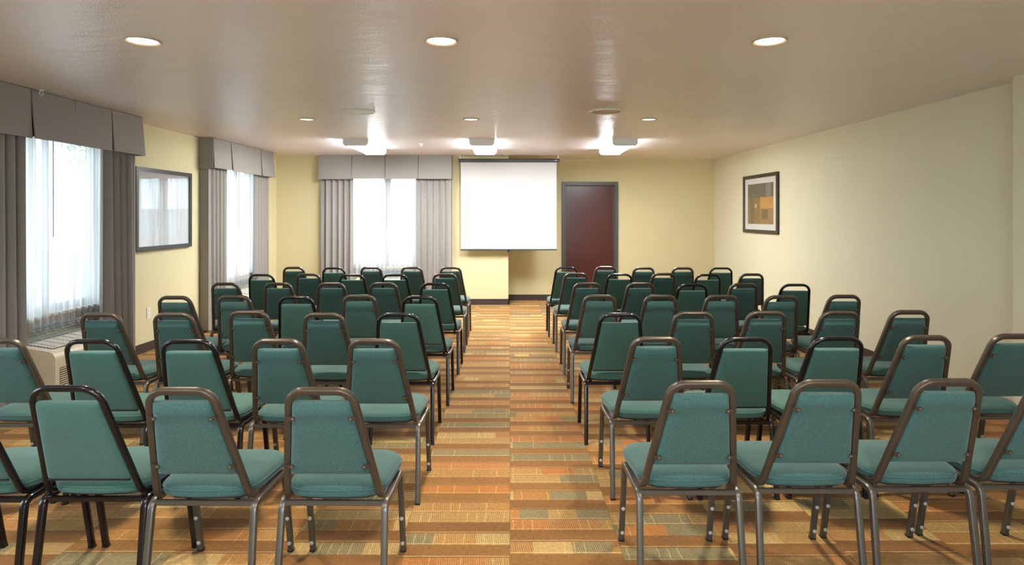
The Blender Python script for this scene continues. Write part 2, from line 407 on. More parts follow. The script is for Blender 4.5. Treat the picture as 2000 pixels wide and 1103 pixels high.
# ------------------------------------------------------------------ windows with drapes
def pleat_path(pts, amp, wl_, seed, step=.012):
    """pts polyline (x,y); pleats only along last segments"""
    rnd = random.Random(seed); out = []
    total = 0
    for i in range(len(pts) - 1):
        a = Vector(pts[i]); c = Vector(pts[i + 1]); L = (c - a).length; n = max(1, int(L / step)); t = (c - a) / L; nn = Vector((-t.y, t.x))
        for j in range(n + (i == len(pts) - 2)):
            s = L * j / n; out.append((a + t * s, nn, total + s, i))
        total += L
    return out, total
def cloth(path, amp, wl_, z0, z1, thick, seed, flat=0.0, rows=10, sag=0.0, taper=0.0):
    rnd = random.Random(seed); ph = rnd.uniform(0, 6); b = MB(); n = len(path)
    pp = [rnd.uniform(-.8, .8) for _ in range(40)]
    vs = []
    for side in (0, 1):
        for r in range(rows + 1):
            z = z1 + (z0 - z1) * r / rows; g = r / rows
            for (p, nn, s, seg) in path:
                k = s / wl_; jj = int(k) % 39; w_ = pp[jj] * (1 - k % 1) + pp[jj + 1] * (k % 1)
                en = max(0.0, min(1.0, (s - flat) / .05)) if flat else 1.0
                A = amp * (0.8 + .45 * g) * (1 + .35 * w_)
                d = A * en * (math.sin(2 * PI * k + ph + w_ * .6 + g * .35 * w_) + .25 * math.sin(4 * PI * k + ph))
                q = p + nn * (d + (thick if side else 0)); vs.append((q.x, q.y, z))
    fs = []; R = rows + 1
    for side in (0, 1):
        o_ = side * R * n
        for r in range(rows):
            for i in range(n - 1): fs.append((o_ + r * n + i, o_ + r * n + i + 1, o_ + (r + 1) * n + i + 1, o_ + (r + 1) * n + i))
    if thick:
        for i in range(n - 1):
            fs.append((i, i + 1, R * n + i + 1, R * n + i)); q = rows * n; fs.append((q + i, q + i + 1, R * n + q + i + 1, R * n + q + i))
        for r in range(rows):
            fs.append((r * n, (r + 1) * n, R * n + (r + 1) * n, R * n + r * n)); e = n - 1
            fs.append((r * n + e, (r + 1) * n + e, R * n + (r + 1) * n + e, R * n + r * n + e))
    else:
        vs = vs[:R * n]; fs = fs[:rows * (n - 1)]
    b.add(vs, fs); return b

def window_unit(idx, cx, cy, rz, W, v, half, where, seed, panels=4, wall_t=.2, seen=True, dl=.52, dr=.52):
    base = Matrix.Translation((cx, cy, 0)) @ Matrix.Rotation(rz, 4, 'Z')
    def at(x, y, z=0): p = base @ Vector((x, y, z)); return (p.x, p.y, p.z)
    # structure: frame, mullion, panes
    o = bpy.data.objects.new('window_%d' % idx, None); COL.objects.link(o); o.location = (cx, cy, WZ0); o.rotation_euler.z = rz; struct(o, 'aluminium window behind sheer curtain, ' + where)
    h = WZ1 - WZ0; fy0, fy1 = .10, .15; q = .05
    b = MB(); b.box(-half, fy0, 0, -half + q, fy1, h); b.box(half - q, fy0, 0, half, fy1, h); b.box(-half + q, fy0, 0, half - q, fy1, q); b.box(-half + q, fy0, h - q, half - q, fy1, h); b.build('window_frame', M['winframe'], o)
    b = MB(); b.box(-.035, fy0, q, .035, fy1, h - q); b.build('mullion', M['winframe'], o)
    for s in (-1, 1):
        b = MB(); x0, x1 = sorted((s * .035, s * (half - q))); b.box(x0, .122, q, x1, .128, h - q); b.build('pane', M['pane'], o)
    b = MB(); b.box(-half - .02, -.03, -.03, half + .02, fy0, 0, .003); b.build('window_sill', M['ivory'], o)
    # daylight portal outside the glass
    L = bpy.data.lights.new('daylight_window_%d' % idx, 'AREA'); L.shape = 'RECTANGLE'; L.size = 2 * half; L.size_y = h
    lo = bpy.data.objects.new('daylight_window_%d' % idx, L); COL.objects.link(lo); lo.location = at(0, .30 if wall_t < .5 else .84, (WZ0 + WZ1) / 2)
    lo.rotation_euler = (-PI / 2, 0, rz)     # -Z towards the room
    L.cycles.is_portal = True
    # sheer
    t = thing('sheer_curtain', 'white sheer curtain over the %s window' % where, 'curtain', at(0, -.05), rz, 'white sheer curtains')
    pa, _ = pleat_path([(-half - .02, 0), (-.005, 0)], 0, 0, seed); cloth(pa, .012, .075, .50, WZ1 + .05, 0, seed, rows=6).build('sheer_panel', M['sheer'], t, True, angle=80)
    pa, _ = pleat_path([(-.06, .02), (half + .02, .02)], 0, 0, seed); cloth(pa, .012, .08, .50, WZ1 + .05, 0, seed + 3, rows=6).build('sheer_panel', M['sheer'], t, True, angle=80)
    b = MB(); b.tube([(0.0, -.03, 1.30), (.0, -.028, WZ1)], rprof(.007, .007, .003, 2)); b.build('draw_wand', M['winframe'], t, True)
    # drapes, each with a return to the wall
    yv = -(v - .07)
    for s, wd, word in ((-1, dl, 'left'), (1, dr, 'right')):
        hx = W / 2 - .015
        if s < 0: pts = [(-hx, -.01), (-hx, yv), (-hx + wd, yv)]
        else: pts = [(hx, -.01), (hx, yv), (hx - wd, yv)]
        root = thing('drape', 'taupe floor-length drape on the %s side of the %s window' % (word, where), 'curtain', at(s * hx, yv), rz, 'taupe drapes')
        pts = [(a - s * hx, c - yv) for a, c in pts]
        pa, _ = pleat_path(pts, 0, 0, seed)
        cloth(pa, .042 if v > .22 else .026 if v < .195 else .032, .100, .02, 2.13, .003, seed + s * 7, flat=abs(yv) + .0).build('drape_cloth', M['drape'], root, True, angle=80)
    # valance
    root = thing('valance', 'taupe box-pleated pelmet above the %s window' % where, 'valance', at(0, -v), rz, 'taupe box-pleated valances')
    z0, z1 = 2.09, CEIL - .004; pw = (W - .0) / panels; rnd = random.Random(seed)
    for i in range(panels):
        a = -W / 2 + i * pw; fl_ = (.030 if i % 2 else .010) + rnd.uniform(0, .008); e = .006
        b = MB(); zz0 = z0 + rnd.uniform(-.006, .006)
        x0, x1 = a + e, a + pw - e
        n = 8; vs = []
        for lay in (0, 1):
            for k in range(4):
                g = k / 3; z = z1 + (zz0 - z1) * g
                for j in range(n + 1):
                    u = j / n; yy = -fl_ * g - .006 * g * math.sin(PI * u) + (.012 if lay else 0)
                    vs.append((x0 + (x1 - x0) * u + (u - .5) * .006 * g, yy, z))
        m_ = n + 1; fs = []
        for lay in (0, 1):
            for k in range(3):
                for j in range(n): q0 = lay * 4 * m_ + k * m_ + j; fs.append((q0, q0 + 1, q0 + m_ + 1, q0 + m_))
        for j in range(n):
            fs.append((j, j + 1, 4 * m_ + j + 1, 4 * m_ + j)); q0 = 3 * m_ + j; fs.append((q0, q0 + 1, 4 * m_ + q0 + 1, 4 * m_ + q0))
        for k in range(3):
            q0 = k * m_; fs.append((q0, q0 + m_, 4 * m_ + q0 + m_, 4 * m_ + q0)); q0 += n; fs.append((q0, q0 + m_, 4 * m_ + q0 + m_, 4 * m_ + q0))
        b.add(vs, fs); b.build('valance_panel', M['drape'], root, True)
    for s in (-1, 1):
        b = MB(); xx = s * W / 2
        b.add([(xx, 0, z1), (xx, v - .004, z1), (xx, v - .004, z0), (xx + s * .012, 0, z0), (xx - s * .012, 0, z1), (xx - s * .012, v - .004, z1), (xx - s * .012, v - .004, z0), (xx, 0, z0)],
              [(0, 1, 2, 3), (4, 5, 6, 7), (0, 1, 5, 4), (1, 2, 6, 5), (2, 3, 7, 6), (3, 0, 4, 7)]); b.build('valance_return', M['drape'], root)
    b = MB(); b.box(-W / 2 + .015, .014, z0 + .02, W / 2 - .015, .022, z1); b.build('pleat_backing', M['base'], root)
    b = MB(); b.box(-W / 2 + .02, .03, 2.14, W / 2 - .02, .05, 2.165); b.build('curtain_rail', M['whitemetal'], root)
    return at

def ptac(at, rz, where, x0, x1, depth=.43, htop=.41):
    L = x1 - x0
    root = thing('air_conditioner', 'ivory through-wall air conditioner under the %s window' % where, 'air conditioner', at((x0 + x1) / 2, -depth / 2), rz, 'ivory wall air conditioners')
    hx = L / 2; D = depth / 2
    # side profile in y,z (y negative = room)
    prof = [(D - .02, .03), (D - .02, htop + .05)]
    for a in range(0, 100, 15): prof.append((-D + .07 - .07 * math.sin(math.radians(min(a, 90))), htop - .07 + .07 * math.cos(math.radians(min(a, 90)))))
    prof += [(-D, .03)]
    # body starts behind grille: slope from back top to front top
    n = len(prof); b = MB()
    vs = [(-hx, y, z) for y, z in prof] + [(hx, y, z) for y, z in prof]
    b.add(vs, [tuple(range(n)), tuple(range(n, 2 * n))] + [(i, (i + 1) % n, (i + 1) % n + n, i + n) for i in range(n)])
    b.build('body', M['ivory'], root, True, angle=30)
    b = MB(); b.box(-hx + .02, -D + .05, 0, hx - .02, D - .03, .035); b.build('plinth', M['slot'], root)
    # top grille on the slope
    sl = (htop + .05 - htop) / ((D - .02) - (-D + .07))
    ya, yb = -D + .075, D - .12
    zt = lambda y: htop + .003 + (y + D - .07) * sl
    g = thing('x', '', ''); COL.objects.unlink(g); bpy.data.objects.remove(g)
    b = MB(); vs = [(-hx + .08, ya, zt(ya)), (hx - .08, ya, zt(ya)), (hx - .08, yb, zt(yb)), (-hx + .08, yb, zt(yb))]; b.quad(*vs); gr = b.build('top_grille', M['slot'], root)
    k = 9
    for i in range(k):
        y = ya + (yb - ya) * (i + .5) / k; b = MB()
        b.add([(-hx + .08, y - .006, zt(y) + .001), (hx - .08, y - .006, zt(y) + .001), (hx - .08, y + .004, zt(y) + .009), (-hx + .08, y + .004, zt(y) + .009), (-hx + .08, y + .006, zt(y) + .001), (hx - .08, y + .006, zt(y) + .001)], [(0, 1, 2, 3), (3, 2, 5, 4), (0, 3, 4), (1, 5, 2)])
        b.build('slat', M['grille'], gr)
    for i in range(7):
        x = -hx + .08 + (L - .16) * (i + .5) / 7; b = MB(); b.add([(x + sx, y, zt(y) + e) for y in (ya, yb) for e in (.001, .0105) for sx in (-.003, .003)], [(0, 1, 3, 2), (4, 6, 7, 5), (0, 4, 5, 1), (2, 3, 7, 6), (0, 2, 6, 4), (1, 5, 7, 3)]); b.build('grille_rib', M['ivory'], gr)
    # front louvres
    fz0, fz1 = .06, .27
    b = MB(); b.box(-hx + .05, -D - .002, fz0, hx - .05, -D + .002, fz1); fg = b.build('front_grille', M['slot'], root)
    for i in range(12):
        z = fz0 + (fz1 - fz0) * (i + .5) / 12; b = MB(); b.box(-hx + .05, -D - .008, z - .005, hx - .05, -D - .001, z + .003); b.build('slat', M['ivory'], fg)
    # clear deflector leaning back from the top
    b = MB(); x0_, x1_ = -hx + .06, hx - .1; y0_, y1_ = D - .10, D - .27
    b.box(x0_, 0, 0, x1_, .004, .16); o = b.build('air_deflector', M['acrylic'], root, loc=(0, yb - .02, zt(yb) + .002)); o.rotation_euler.x = math.radians(28)

cfg = {1: dict(W=1.93, v=.27, y=5.425, where='near left', seed=11, dl=.50, dr=.50), 2: dict(W=1.92, v=.19, y=8.96, where='far left', seed=23, dl=.50, dr=.50)}
for i, q in cfg.items():
    at = window_unit(i, xl(q['y']), q['y'], LROT, q['W'], q['v'], .80, q['where'], q['seed'], dl=q['dl'], dr=q['dr'])
    ptac(at, LROT, q['where'], -.44, .44)
at = window_unit(3, BX, YB, 0, 2.18, .20, .80, 'back wall', 37, wall_t=.78, dl=.53, dr=.58)
ptac(at, 0, 'back wall', -.50, .47, .40)
# unseen window added beside the camera to let in more daylight, glass only
o = bpy.data.objects.new('window_4', None); COL.objects.link(o); o.location = (xl(1.6), 1.6, WZ0); o.rotation_euler.z = LROT; struct(o)
b = MB(); h = WZ1 - WZ0
b.box(-.8, .1, 0, -.75, .15, h); b.box(.75, .1, 0, .8, .15, h); b.box(-.75, .1, 0, .75, .15, .05); b.box(-.75, .1, h - .05, .75, .15, h); b.box(-.035, .1, .05, .035, .15, h - .05); b.build('window_frame', M['winframe'], o)
b = MB(); b.box(-.75, .122, .05, .75, .128, h - .05); b.build('pane', M['pane'], o)

# ------------------------------------------------------------------ outside
b = MB(); b.box(-30, -10, -.4, 12, 32, -.25); struct(b.build('ground', M['outer']))
fr = thing('board_fence', 'grey board fence seen through the back wall window', 'fence', (-3.5, 14.6, -.25))
b = MB(); b.box(-3.6, .02, 1.5, 4.5, .06, 1.56); b.box(-3.6, .02, .3, 4.5, .06, .36); b.build('rail', M['fence'], fr)
pm = MB().box(-.078, 0, 0, .078, .02, 1.9).mesh('board', M['fence'])
for i in range(50): link('board', pm, fr, (-3.5 + i * .16, 0, random.uniform(-.01, .01)))
def tree(x, y, hgt, seed, label):
    rnd = random.Random(seed); root = thing('tree', label, 'tree', (x, y, -.25), 0, 'trees beyond the windows')
    b = MB(); n = 10; path = [(math.sin(i * .5 + seed) * .06, math.cos(i * .4) * .05, hgt * .8 * i / n) for i in range(n + 1)]
    b.tube(path, [(.11 * math.cos(a * PI / 4), .11 * math.sin(a * PI / 4)) for a in range(8)]); b.build('trunk', M['bark'], root, True)
    b = MB()
    for k in range(2600):
        r = rnd.random() ** .4; th = rnd.uniform(0, 2 * PI); ph = math.acos(rnd.uniform(-1, 1)); R = hgt * .33
        c = Vector((R * r * math.sin(ph) * math.cos(th), R * r * math.sin(ph) * math.sin(th), hgt * .72 + R * .9 * r * math.cos(ph)))
        u = Vector((rnd.uniform(-1, 1), rnd.uniform(-1, 1), rnd.uniform(-1, 1))).normalized(); v_ = u.orthogonal().normalized(); s = rnd.uniform(.05, .11)
        b.quad(c - u * s, c + v_ * s * .5, c + u * s, c - v_ * s * .5)
    o = b.build('foliage', M['leaf'], root); o['kind'] = 'stuff'
tree(-1.2, 17.5, 4.6, 3, 'olive-green tree beyond the fence, seen through the back wall window')
tree(-9.0, 8.3, 4.8, 5, 'olive-green tree seen through the near left window')
tree(-9.4, 16.0, 5.0, 8, 'olive-green tree seen through the far left window')

# ------------------------------------------------------------------ projection screen
SY = YB - .14
def wx(px, y): return (px - VX) / F * y
def wz(py, y): return EYE - (py - HY) / F * y
ps = thing('projection_screen', 'white pull-down projection screen with charcoal roller case', 'screen', (wx(993, SY), SY, 0)); cx = ps.location.x
x0, x1 = wx(900, SY) - cx, wx(1087, SY) - cx; zt, zb = wz(316, SY), wz(486, SY)
b = MB(); b.box(x0, -.001, zb, x1, .001, zt); b.build('screen_fabric', M['screen'], ps)
for s in (0, 1):
    b = MB(); e = x0 if s == 0 else x1 - .012; b.box(e, -.0022, zb, e + .012, -.0012, zt); b.build('screen_border', M['screen'], ps)
c0, c1 = wx(897, SY) - cx, wx(1092, SY) - cx; zc = wz(313.5, SY)
b = MB(); pts = []
b.add([], []); b.tube([(c0, 0, zc), (c1, 0, zc)], rprof(.062, .056, .014, 3)); b.build('roller_case', M['case'], ps, True)
for e in (c0, c1):
    b = MB(); b.box(e - .008, -.034, zc - .036, e + .008, .034, zc + .034, .006); b.build('end_cap', M['case'], ps)
    s = 1 if e < 0 else -1
    b = MB(); b.box(e + s * .015 - .01, -.002, zc + .03, e + s * .015 + .01, .002, CEIL); b.build('hanging_bracket', M['steel'], ps)
b = MB(); b.box(c1 - .075, -.0335, zc - .006, c1 - .035, -.031, zc + .006); b.build('maker_plate', M['steel'], ps)
b = MB(); b.box(x0 - .006, -.01, zb - .022, x1 + .006, .01, zb, .004); b.build('weight_bar', M['case'], ps)
b = MB(); b.box(-.02, -.008, zb - .05, .02, .008, zb - .022, .004); b.build('pull_tab', M['plastic'], ps)

# ------------------------------------------------------------------ pictures
def picture(name, label, loc, rz, wd, ht, fw_, print_fn, group, gm='pglass'):
    r = thing(name, label, 'picture', loc, rz, group)     # local: faces -y, centre origin
    b = MB(); a, c = wd / 2, ht / 2
    for (xa, za, xb, zb_) in ((-a, -c, -a + fw_, c), (a - fw_, -c, a, c), (-a + fw_, -c, a - fw_, -c + fw_), (-a + fw_, c - fw_, a - fw_, c)): b.box(xa, -.03, za, xb, -.002, zb_)
    b.build('frame', M['picframe'], r)
    b = MB(); b.box(-a + fw_, -.012, -c + fw_, a - fw_, -.004, c - fw_); b.build('mat_board', M['mat'], r)
    print_fn(r, a, c)
    b = MB(); b.box(-a + fw_, -.018, -c + fw_, a - fw_, -.016, c - fw_); b.build('glass', M[gm], r)
def cm(name, col): return plain(name, col, .7, 0, .25 if 'pale_' not in name else .05, 14)
def print_right(r, a, c):
    mats = [cm('print_grey_brown', '#4f4a3f'), cm('print_pale_grey', '#7d7a74'), cm('print_amber', '#cf9038'), cm('print_ochre', '#80602e'), cm('print_tan', '#9c6f3c'), cm('print_yellow', '#e6c76a'), cm('print_umber', '#5c4626')]
    b = MB(); W_, H_ = .40 * 2 * a * .92, .345 * 2 * c   # half sizes
    def rect(m, u0, u1, v0, v1): 
        b.cur = m; y = -.0125 - .0002 * (m + 1); b.quad((-W_ + 2 * W_ * u0, y, -H_ + 2 * H_ * v0), (-W_ + 2 * W_ * u1, y, -H_ + 2 * H_ * v0), (-W_ + 2 * W_ * u1, y, -H_ + 2 * H_ * v1), (-W_ + 2 * W_ * u0, y, -H_ + 2 * H_ * v1))
    rect(0, 0, 1, .64, 1); rect(3, 0, .5, 0, .64); rect(1, .72, .9, .66, 1); rect(2, .5, 1, .38, .66); rect(4, .5, 1, 0, .38); rect(5, .30, .36, .40, .50); rect(6, .12, .26, 0, .62); rect(6, .56, .80, .12, .36)
    b.build('print', mats, r)
def print_left(r, a, c):
    mats = [cm('print_pale_glare_blue', '#ebeef0'), cm('print_pale_glare_tan', '#e8eaea')]  # print coloured near-white, as if washed out by window glare
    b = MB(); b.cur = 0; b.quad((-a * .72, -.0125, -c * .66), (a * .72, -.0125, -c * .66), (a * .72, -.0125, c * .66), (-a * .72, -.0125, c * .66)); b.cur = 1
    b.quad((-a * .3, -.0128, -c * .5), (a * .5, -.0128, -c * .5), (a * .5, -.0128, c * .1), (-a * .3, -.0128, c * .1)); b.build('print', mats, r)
ya_, yb_ = 8.72, 9.78; yc = (ya_ + yb_) / 2; XR = xr(yc)
ya_ = XR / ((1520 - VX) / F); yb_ = XR / ((1456 - VX) / F); yc = (ya_ + yb_) / 2; XR = xr(yc)
zt_ = (wz(336, ya_) + wz(344, yb_)) / 2; zb_ = (wz(458, ya_) + wz(453, yb_)) / 2
picture('framed_picture', 'framed amber and grey print with white mat on the right wall', (XR, yc, (zt_ + zb_) / 2), -PI / 2 - math.atan(-.025) * 1, yb_ - ya_, zt_ - zb_, .05, print_right, None)
y1_ = 7.78; y0_ = 6.62; yc = (y0_ + y1_) / 2
picture('framed_picture', 'framed picture with window glare between the two left windows', (xl(yc) + .016, yc, 1.555), PI / 2, y1_ - y0_, .90, .045, print_left, None, 'pglass_left')

# outlet
oy = 6.93; r = thing('wall_outlet', 'white electrical outlet low on the left wall', 'outlet', (xl(oy), oy, .416), LROT)
b = MB(); b.box(-.035, -.006, -.058, .035, 0, .058, .003); b.build('cover_plate', M['plate'], r)
for s in (-1, 1):
    b = MB(); b.box(-.017, -.009, s * .024 - .014, .017, -.0055, s * .024 + .014, .002); rc = b.build('receptacle', M['plate'], r)
    b = MB(); b.box(-.008, -.0095, s * .024 - .004, -.006, -.0088, s * .024 + .006); b.box(.006, -.0095, s * .024 - .004, .008, -.0088, s * .024 + .006); b.build('slot', M['slot'], rc)
# ceiling hook, sprinkler
hy = 1230 * (CEIL - EYE) / (HY - 176); r = thing('ceiling_hook', 'small white hook on the ceiling by the near pelmet', 'hook', (wx(68, hy) + .05, hy, CEIL))
b = MB(); b.lathe([(.018, -.006), (.018, 0)], n=16); b.build('base', M['whitemetal'], r)
b = MB(); b.tube([(.015 * math.cos(a), 0, -.024 + .018 * math.sin(a)) for a in [PI / 2 + i * PI / 6 for i in range(11)]], rprof(.005, .005, .002, 2), Vector((0, 1, 0))); b.build('ring', M['whitemetal'], r, True)
hy = 1230 * 1.0 / (HY - 281); r = thing('sprinkler_head', 'tiny sprinkler head on the ceiling beyond the round speakers', 'sprinkler', (wx(822, hy), hy, CEIL))
b = MB(); b.lathe([(.008, -.03), (.008, -.012), (.03, -.006), (.03, 0)], n=16); b.build('escutcheon', M['whitemetal'], r)
b = MB(); b.lathe([(.018, -.036), (.018, -.033)], n=12); b.build('deflector', M['steel'], r)

# ------------------------------------------------------------------ ceiling lights
def lamp_light(loc, watts, size, col, spread=115):
    L = bpy.data.lights.new('downlight_lamp', 'AREA'); L.shape = 'DISK'; L.size = size; L.energy = watts; L.color = col; L.spread = math.radians(spread)
    o = bpy.data.objects.new('downlight_lamp', L); COL.objects.link(o); o.location = loc; return o
def downlight(x, y, rad, mat, label, watts, group, col=(1, .88, .72), spread=115):
    r = thing('recessed_light', label, 'ceiling light', (x, y, CEIL), 0, group)
    b = MB(); b.lathe([(rad, 0), (rad, -.005), (rad * .93, -.010), (rad * .84, -.006), (rad * .80, 0)], n=40, cap=False); b.build('trim_ring', M['trimring'], r, True)
    b = MB(); b.lathe([(rad * .83, -.0005), (rad * .83, -.002), (rad * .4, -.003), (.002, -.0032)], n=40); b.build('lens', mat, r, True)
    if watts: lo = lamp_light((x, y, CEIL - .014), watts, rad * 1.5, col, spread)
y1 = 1230 / (HY - 79)
for px, nm in ((279, 'left of the three near round downlights, towards the near left window'), (862, 'middle of the three near round downlights, above the left chair block'), (1503, 'right of the three near round downlights, above the right chair block')):
    downlight(wx(px, y1), y1, .097, M['warm'], 'lit recessed ' + nm, DOWN_W, 'large recessed downlights')
y2 = 1230 / (HY - 232.5)
for px, nm in ((599, 'left of the three small downlights beyond the speakers'), (920, 'middle of the three small downlights beyond the speakers'), (1267, 'right of the three small downlights beyond the speakers')):
    downlight(wx(px, y2), y2, .085, M['warmdim'], 'small dim recessed ' + nm, DOWN_W * .35, 'small recessed downlights')
for yy, kw in ((.75, 1.2),):  # row of downlights added out of view to light the chair backs
    for px in (-2.09, -.39, 1.48, 2.9)[:3]: downlight(px, yy, .097, M['warm'], 'added unseen recessed downlight behind the camera, %s row, %s' % ('near' if yy > 0 else 'far', {-2.09: 'window side', -.39: 'middle', 1.48: 'right side'}[px]), DOWN_W * kw, 'added downlights behind the camera', (1, .93, .84), 165)
y3 = 1230 / (HY - 217.5)
for px, nm in ((699, 'round ceiling speaker on the window side, grille whitened for reflected light'), (1184, 'round ceiling speaker above the aisle side of the right block')):
    r = thing('ceiling_speaker', nm, 'speaker', (wx(px, y3), y3, CEIL), 0, None)
    b = MB(); b.lathe([(.165, 0), (.165, -.004), (.158, -.009), (.140, -.009), (.134, -.003)], n=48, cap=False); b.build('bezel', M['whitemetal'], r, True)
    b = MB(); b.lathe([(.138, -.001), (.138, -.004), (.08, -.005), (.01, -.006)], n=48); b.build('grille', M['whitemetal'] if px < 900 else M['trimring'], r, True)  # left grille coloured whiter to stand in for the light it reflects
    b = MB()
    for k in range(4): a = k * PI / 2 + .6; b.lathe([(.004, -.010), (.004, -.008)], (.149 * math.cos(a), .149 * math.sin(a), 0), 8)
    b.build('screw', M['slot'], r)
for px, nm in ((694, 'left'), (941, 'middle'), (1221, 'right')):
    ya, yb = 8.15, 9.35; x = wx(px, ya); W_ = .165; H_ = .085
    r = thing('fluorescent_fixture', 'lit fluorescent ceiling fixture, the %s one of three before the back wall' % nm, 'ceiling light', (x, ya, CEIL), 0, 'fluorescent ceiling fixtures')
    prof = [(-W_ + .012, 0), (-W_ + .004, -H_ * .55), (-W_ + .02, -H_ * .85), (-W_ + .05, -H_), (W_ - .05, -H_), (W_ - .02, -H_ * .85), (W_ - .004, -H_ * .55), (W_ - .012, 0)]
    b = MB(); b.prism(prof, .02, yb - ya - .02)
    for k in (0, 1, 2, 6, 7, 8): b.mi[k] = 1        # side faces set dimmer than the diffuser to weaken their ceiling streak
    b.build('lens', [M['tube'], M['tube_side']], r)
    pe = [(-W_, 0), (-W_, -H_ * .7), (-W_ + .03, -H_ - .004), (W_ - .03, -H_ - .004), (W_, -H_ * .7), (W_, 0)]
    MB().prism(pe, 0, .02).build('end_cap', M['whitemetal'], r); MB().prism(pe, yb - ya - .02, yb - ya).build('end_cap', M['whitemetal'], r)
    for s in (-1, 1): b = MB(); b.box(s * W_ - .003, .02, -.012, s * W_ + .003, yb - ya - .02, 0); b.build('side_rail', M['whitemetal'], r)

# ------------------------------------------------------------------ chairs
TP = rprof(.025, .024, .0055, 3); TB = rprof(.023, .023, .009, 3); LP = rprof(.025, .025, .006, 2)
LEAN = .388
def yb_of(z): return -.335 + (.858 - z) * LEAN
def seat_outline(n=8):
    P = [(-.186, -.150, .07), (.186, -.150, .07), (.213, .205, .085), (-.213, .205, .085)]; out = []
    for i, (x, y, r) in enumerate(P):
        p = Vector((x, y, 0)); a = (Vector(P[i - 1][:2] + (0,)) - p).normalized(); b = (Vector(P[(i + 1) % 4][:2] + (0,)) - p).normalized()
        ang = a.angle(b); d = r / math.tan(ang / 2); c = p + (a + b).normalized() * (r / math.sin(ang / 2)); s0 = p + a * d - c; s1 = p + b * d - c
        tot = s0.angle(s1); ax = s0.cross(s1).normalized()
        for j in range(n + 1): q = c + Matrix.Rotation(tot * j / n, 3, ax) @ s0; out.append((q.x, q.y))
        nxt = P[(i + 1) % 4]
        if i in (0, 2):     # points along the long rear / front edge so that it can bow
            e0 = out[-1]; x_end = (nxt[0] - math.copysign(r, nxt[0] - x) * 1.05)
            for k in range(1, 5): out.append((e0[0] + (x_end - e0[0]) * k / 5, e0[1]))
    res = []
    for x, y in out:
        if y < -.10: y -= .026 * (1 - (x / .19) ** 2)
        if y > .15: y += .012 * (1 - (x / .22) ** 2)
        res.append((x, y))
    return res
def loft(rings):
    b = MB(); n = len(rings[0]); vs = [p for r in rings for p in r]; fs = []
    for j in range(len(rings) - 1):
        for i in range(n): k = (i + 1) % n; fs.append((j * n + i, j * n + k, (j + 1) * n + k, (j + 1) * n + i))
    fs.append(tuple(range(n))[::-1]); fs.append(tuple((len(rings) - 1) * n + i for i in range(n))); b.add(vs, fs); return b
OUT = seat_outline()
def ring(inset, z, dome=0):
    cx, cy = 0, .02; r = []
    for x, y in OUT:
        d = math.hypot(x - cx, y - cy); k = (d - inset) / d
        r.append((cx + (x - cx) * k, cy + (y - cy) * k, z - (.010 if y < -.1 else 0) * 0))
    return r
def pad_mesh(z0, z1, hwf, flat, fab):
    """back pad; hwf(z) half width of the pad"""
    nu, nv = 14, 16; b = MB(); th = .016 if flat else .019
    nrm = Vector((0, -1, -LEAN)).normalized()      # pointing to the rear of the chair
    for side in (1, -1):
        vs = []; 
        for j in range(nv + 1):
            g = j / nv; g = .5 - .5 * math.cos(PI * g); z = z0 + (z1 - z0) * g
            for i in range(nu + 1):
                u = -math.cos(PI * i / nu); hw_ = hwf(z)
                ez = min(1, (1 - abs(2 * g - 1)) * (z1 - z0) / 2 / .022); ex = min(1, (1 - abs(u)) * hw_ / .022)
                pw = .28 if flat else .5
                e = (math.sin(ez * PI / 2) ** pw) * (math.sin(ex * PI / 2) ** pw) if ez > 0 and ex > 0 else 0
                off = th * (.35 + .65 * e)
                if side > 0 and not flat:
                    off += .009 * math.exp(-((z - (z1 - .030)) / .018) ** 2) * min(1, ex + .2); off -= .0035 * math.exp(-((z - (z1 - .062)) / .010) ** 2)
                if side < 0: off += .010 * e * math.cos(u * PI / 2) * math.sin(PI * g) + (.006 * e)
                p = Vector((u * hw_, yb_of(z), z)) + nrm * (off * side + .0)
                vs.append(p)
        fs = [(j * (nu + 1) + i, j * (nu + 1) + i + 1, (j + 1) * (nu + 1) + i + 1, (j + 1) * (nu + 1) + i) for j in range(nv) for i in range(nu)]
        b.add(vs, fs)
    N_ = (nu + 1) * (nv + 1); fs = []
    for i in range(nu): fs.append((i, i + 1, N_ + i + 1, N_ + i)); q = nv * (nu + 1); fs.append((q + i, q + i + 1, N_ + q + i + 1, N_ + q + i))
    for j in range(nv): q = j * (nu + 1); fs.append((q, q + nu + 1, N_ + q + nu + 1, N_ + q)); q += nu; fs.append((q, q + nu + 1, N_ + q + nu + 1, N_ + q))
    base = len(b.v) - 2 * N_
    for f in fs: b.f.append(tuple(i + base for i in f)); b.mi.append(0)
    return b

